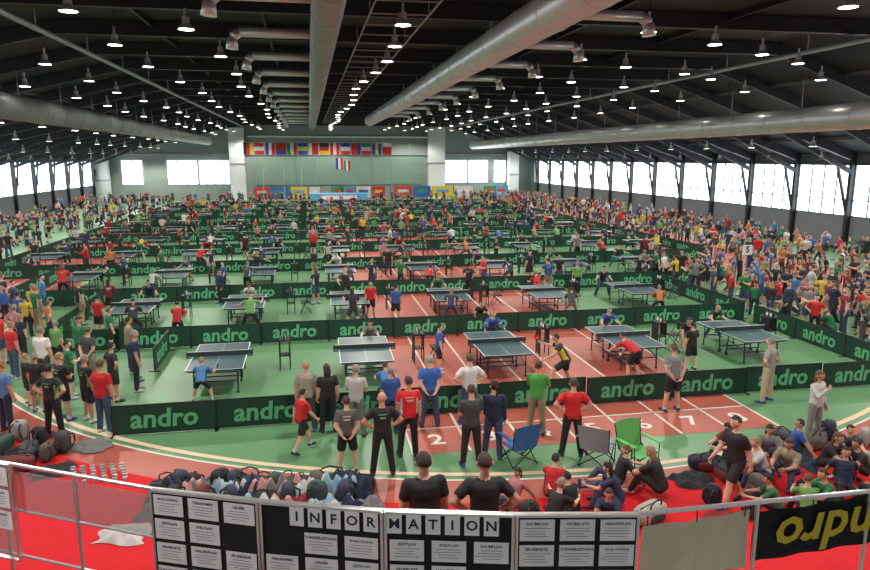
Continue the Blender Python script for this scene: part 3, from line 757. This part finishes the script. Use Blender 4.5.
def bag(m,m2,kind):
    b=MB()
    if kind=='duffel':
        b.sell((0,0,.16),(.36,.17,.16),m,.55); b.sell((0,-.14,.13),(.2,.06,.10),m2,.5); b.box((0,0,.315),(.56,.02,.012),M_BLACK)
        pts=[(-.16,-.1,.28),(-.14,-.12,.4),(0,-.12,.44),(.14,-.12,.4),(.16,-.1,.28)]
        for p,q in zip(pts,pts[1:]): b.cyl(p,q,.014,M_BLACK,n=6)
    else:
        b.sell((0,0,.24),(.18,.13,.24),m,.6); b.sell((0,-.12,.16),(.13,.06,.12),m2,.5)
        for s in(-1,1):
            pts=[(s*.08,.1,.42),(s*.1,.2,.36),(s*.1,.2,.2),(s*.1,.1,.08)]
            for p,q in zip(pts,pts[1:]): b.cyl(p,q,.018,M_BLACK,n=6)
        b.cyl((-.04,.08,.48),(.04,.08,.48),.012,M_BLACK,n=6)
    return b.mesh(kind,True)
bags=[(('duffel','backpack')[i%2],bag(bagm[i%9],bagm[(i*5+3)%9],('duffel','backpack')[i%2])) for i in range(18)]
def put_bag(x,y,kind=None):
    k,me=random.choice([q for q in bags if kind is None or q[0]==kind]); put('sports_bag' if k=='duffel' else 'backpack',me,(x,y,.013),random.uniform(0,6.28),random.uniform(.85,1.1))
clm=[mat('jacket_cloth_%d'%i,c,.85,noise=.15,nscale=6) for i,c in enumerate([WH,(.22,.38,.5),MR,NV,GN,(.5,.25,.22),GR,BK])]
def jacket(x,y,m,sx=.42,sy=.3,hh=1.0):
    n=14;V=[];F=[];ph=random.uniform(0,9)
    for i in range(n+1):
        for j in range(n+1):
            u=i/n*2-1;v=j/n*2-1; e=max(0,1-max(abs(u),abs(v))**3)
            V.append((u*sx*(1+.15*math.sin(4*v+ph)),v*sy*(1+.2*math.sin(3*u+ph)),.01+hh*e*(.11+.06*math.sin(6*u+ph)*math.cos(5*v+ph*2)+.03*math.sin(13*u*v+ph))))
    for i in range(n):
        for j in range(n): a=i*(n+1)+j; F.append((a,a+n+1,a+n+2,a+1))
    b=MB();b.add(V,F,m);b.build('crumpled_jacket',(x,y,.014),random.uniform(-.5,.5),True)
for i in range(15):
    xx=-2.9+i*.26; yy=11.75-.04*i
    put_bag(xx,yy+1.15,'duffel' if i%3==0 else None)
    if i%2: put_bag(xx,yy+.6)
    jacket(xx+.1,yy+.3,clm[[6,1,3,7,5,0,1,0,5,2,0,1,0,3,6][i]],.36,.28,2.0)
    jacket(xx,yy+.85,clm[[7,3,5,6,1,0,3,5,6,5,0,0,1,1,3][i]],.30,.24,2.9)
for x,y in ((-6.15,15.16),(-5.69,14.9),(-5.52,15.35),(-6.16,14.5),(-6.9,15.6),(11.0,12.6),(11.6,12.9),(10.2,10.0),(9.3,10.5),(7.93,12.0),(11.5,11.3),(8.2,10.7),(9.6,9.0),(5.79,10.3),(3.1,10.7),(3.6,10.5),(-6.7,16.2),(-6.2,15.9),(10.5,12.9),(12.1,12.4),(11.6,12.1),(8.1,11.5),(7.2,10.6)):
    put_bag(x,y)
for x,y,c in ((10.4,12.6,7),(10.3,11.9,3),(11.4,10.5,6),(7.0,10.0,2),(-3.33,11.5,0),(-6.32,15.5,7),(9.2,9.3,3),(-5.0,15.5,6),(-5.4,14.3,7),(-6.7,14.9,3),(12.0,11.7,5),(7.4,11.6,7)):
    jacket(x,y,clm[c])
for i in range(3):
    for k in range(6):
        b=MB(); b.box((0,0,.02),(.05,.18,.04),M_ALU); b.box((0,.05,.06),(.09,.04,.07),M_LSTEEL); b.box((0,-.05,.05),(.09,.04,.05),M_LSTEEL)
        b.build('starting_block',(-5.0+k*.19+i*.10,14.25-i*.27,.013),.2)
b=MB(); b.box((1,7.0,.625),(26,1.9,1.25),M_CARPET); b.build('stand_step')
b=MB(); b.box((1,2.0,1.1),(26,6.0,2.2),M_CONC); b.build('gallery_floor')
RL=[(-6.2,8.75),(-3.18,7.15),(-1.524,6.27),(-.513,5.85),(.558,5.48),(1.659,5.216),(2.713,5.03),(5.03,5.025),(8.2,5.3)]
ZT=3.36
b=MB()
for (x0,y0),(x1,y1) in zip(RL,RL[1:]):
    b.cyl((x0,y0,ZT),(x1,y1,ZT),.022,M_ALU,n=10); b.cyl((x0,y0,2.35),(x1,y1,2.35),.015,M_ALU,n=8)
    L=math.hypot(x1-x0,y1-y0); k=max(1,round(L/1.1))
    for i in range(k):
        t=i/k; x=x0+(x1-x0)*t;y=y0+(y1-y0)*t; b.cyl((x,y,2.2 if y<5 else (1.25 if y<7.95 else 0)),(x,y,ZT),.02,M_ALU,n=8)
for (p,q) in ((0,1),(1,2)):
    (x0,y0),(x1,y1)=RL[p],RL[q]; b.beam((x0,y0,3.08),(x1,y1,3.08),.008,.42,M_GLASS)
    b.cyl((x0,y0,2.86),(x1,y1,2.86),.014,M_ALU,n=8)
b.build('gallery_railing')
heads=['AUSLOSUNG','TEILNEHMER','HELFER','ZEITPLAN','SPIELPLAN','RAUMPLAN','SIEGERLISTE','HALLENPLAN','ERGEBNISSE','TURNIERLEITUNG']
def board(p,q,bi,letters,m=None):
    x0,y0=p;x1,y1=q; L=math.hypot(x1-x0,y1-y0)-.03; ang=math.atan2(y1-y0,x1-x0)
    b=MB(); H=1.05
    b.box((0,0,-H/2),(L,.03,H),m or M_BOARD)
    for z in(0,-H): b.box((0,-.005,z),(L,.04,.022),M_ALU)
    for s in(-1,1): b.box((s*L/2,-.005,-H/2),(.022,.04,H),M_ALU)
    T=Matrix.Translation
    for ch,xx in letters or ():
        b.box((xx,-.022,-.10),(.13,.004,.18),M_PAPER)
        V,F=text_arr(ch,.13,.003); b.add([(a,c,0) for a,c,_ in V],F,M_INK,T((xx,-.026,-.10))@UPRIGHT)
    for r in range(4):
        for c in range(3):
            if (r==0 and letters): continue
            xx=-L/2+L*(c+.5)/3; zz=-.13-.24*r+(.02 if letters else 0)
            if (r*3+c+bi*2)%7==5: continue
            b.box((xx,-.021,zz),(.30,.004,.20),M_PAPER)
            tt=heads[(bi*5+r*3+c)%10]; V,F=text_arr(tt,.036,.0008,1); b.add([(a,e,0) for a,e,_ in V],F,M_INK,T((xx,-.025,zz+.06))@UPRIGHT)
            for k in range(4): b.box((xx-.01*(k%3),-.024,zz+.02-.026*k),(.24-.03*((k*7+c)%4),.001,.0035),M_INK)
    o=b.build('information_board',((x0+x1)/2,(y0+y1)/2,ZT+.02),ang)
    o.location+=Vector((math.sin(ang),-math.cos(ang),0))*.05
board(RL[2],RL[3],0,None)
board(RL[3],RL[4],1,[(c,-.215+i*.168) for i,c in enumerate('INFOR')])
board(RL[4],RL[5],2,[(c,-.475+i*.168) for i,c in enumerate('MATION')])
board(RL[5],RL[6],3,None)
board((-4.0,7.585),(-3.0,7.055),4,None,M_GLASS)
def banner(p,q,t0,t1,m,z0,z1,tilt=0.0):
    x0=p[0]+(q[0]-p[0])*t0;y0=p[1]+(q[1]-p[1])*t0;x1=p[0]+(q[0]-p[0])*t1;y1=p[1]+(q[1]-p[1])*t1
    L=math.hypot(x1-x0,y1-y0);ang=math.atan2(y1-y0,x1-x0); b=MB()
    n=16;V=[];F=[]
    for i in range(n+1):
        for j in range(5): V.append((-L/2+L*i/n,.012*math.sin(i*1.1+j),z0+(z1-z0)*j/4-.02*math.sin(math.pi*i/n)*(j==4)+tilt*(i/n-.5)))
    for i in range(n):
        for j in range(4): a=i*5+j;F.append((a,a+5,a+6,a+1))
    b.add(V,F,m)
    for s in(-1,0,1): b.cyl((s*(L/2-.05),0,z1-.04),(s*(L/2-.05),0,ZT),.006,M_BLACK,n=5)
    b.build('railing_banner',((x0+x1)/2,(y0+y1)/2,0),ang)
banner(RL[6],RL[7],.02,.47,M_BEIGE,2.70,3.27,.05)
banner(RL[6],RL[7],.49,1.0,M_BOARD,2.80,3.30,.06)
banner(RL[7],RL[8],0,.7,M_BOARD,2.83,3.33,.02)
V,F=text_arr('andro',.52,.012)
b=MB(); b.add([(-x-.22*y,-y,0) for x,y,_ in V],F,M_OLIVE,Matrix.Rotation(-.05,4,'Y')@UPRIGHT); b.build('banner_lettering',(4.66,4.985,3.06))

w=bpy.data.worlds.new('world'); scene.world=w; w.use_nodes=True
bg=w.node_tree.nodes['Background']; bg.inputs[0].default_value=(.85,.92,1,1); bg.inputs[1].default_value=.42
cam=bpy.data.cameras.new('camera'); cam.lens=680/870*36; cam.sensor_width=36; cam.sensor_fit='HORIZONTAL'; cam.clip_end=400
co=bpy.data.objects.new('camera',cam); scene.collection.objects.link(co); co.location=(0,0,CAM_H); co.rotation_euler=((90-10.6)*D2R,0,-10.4*D2R); scene.camera=co
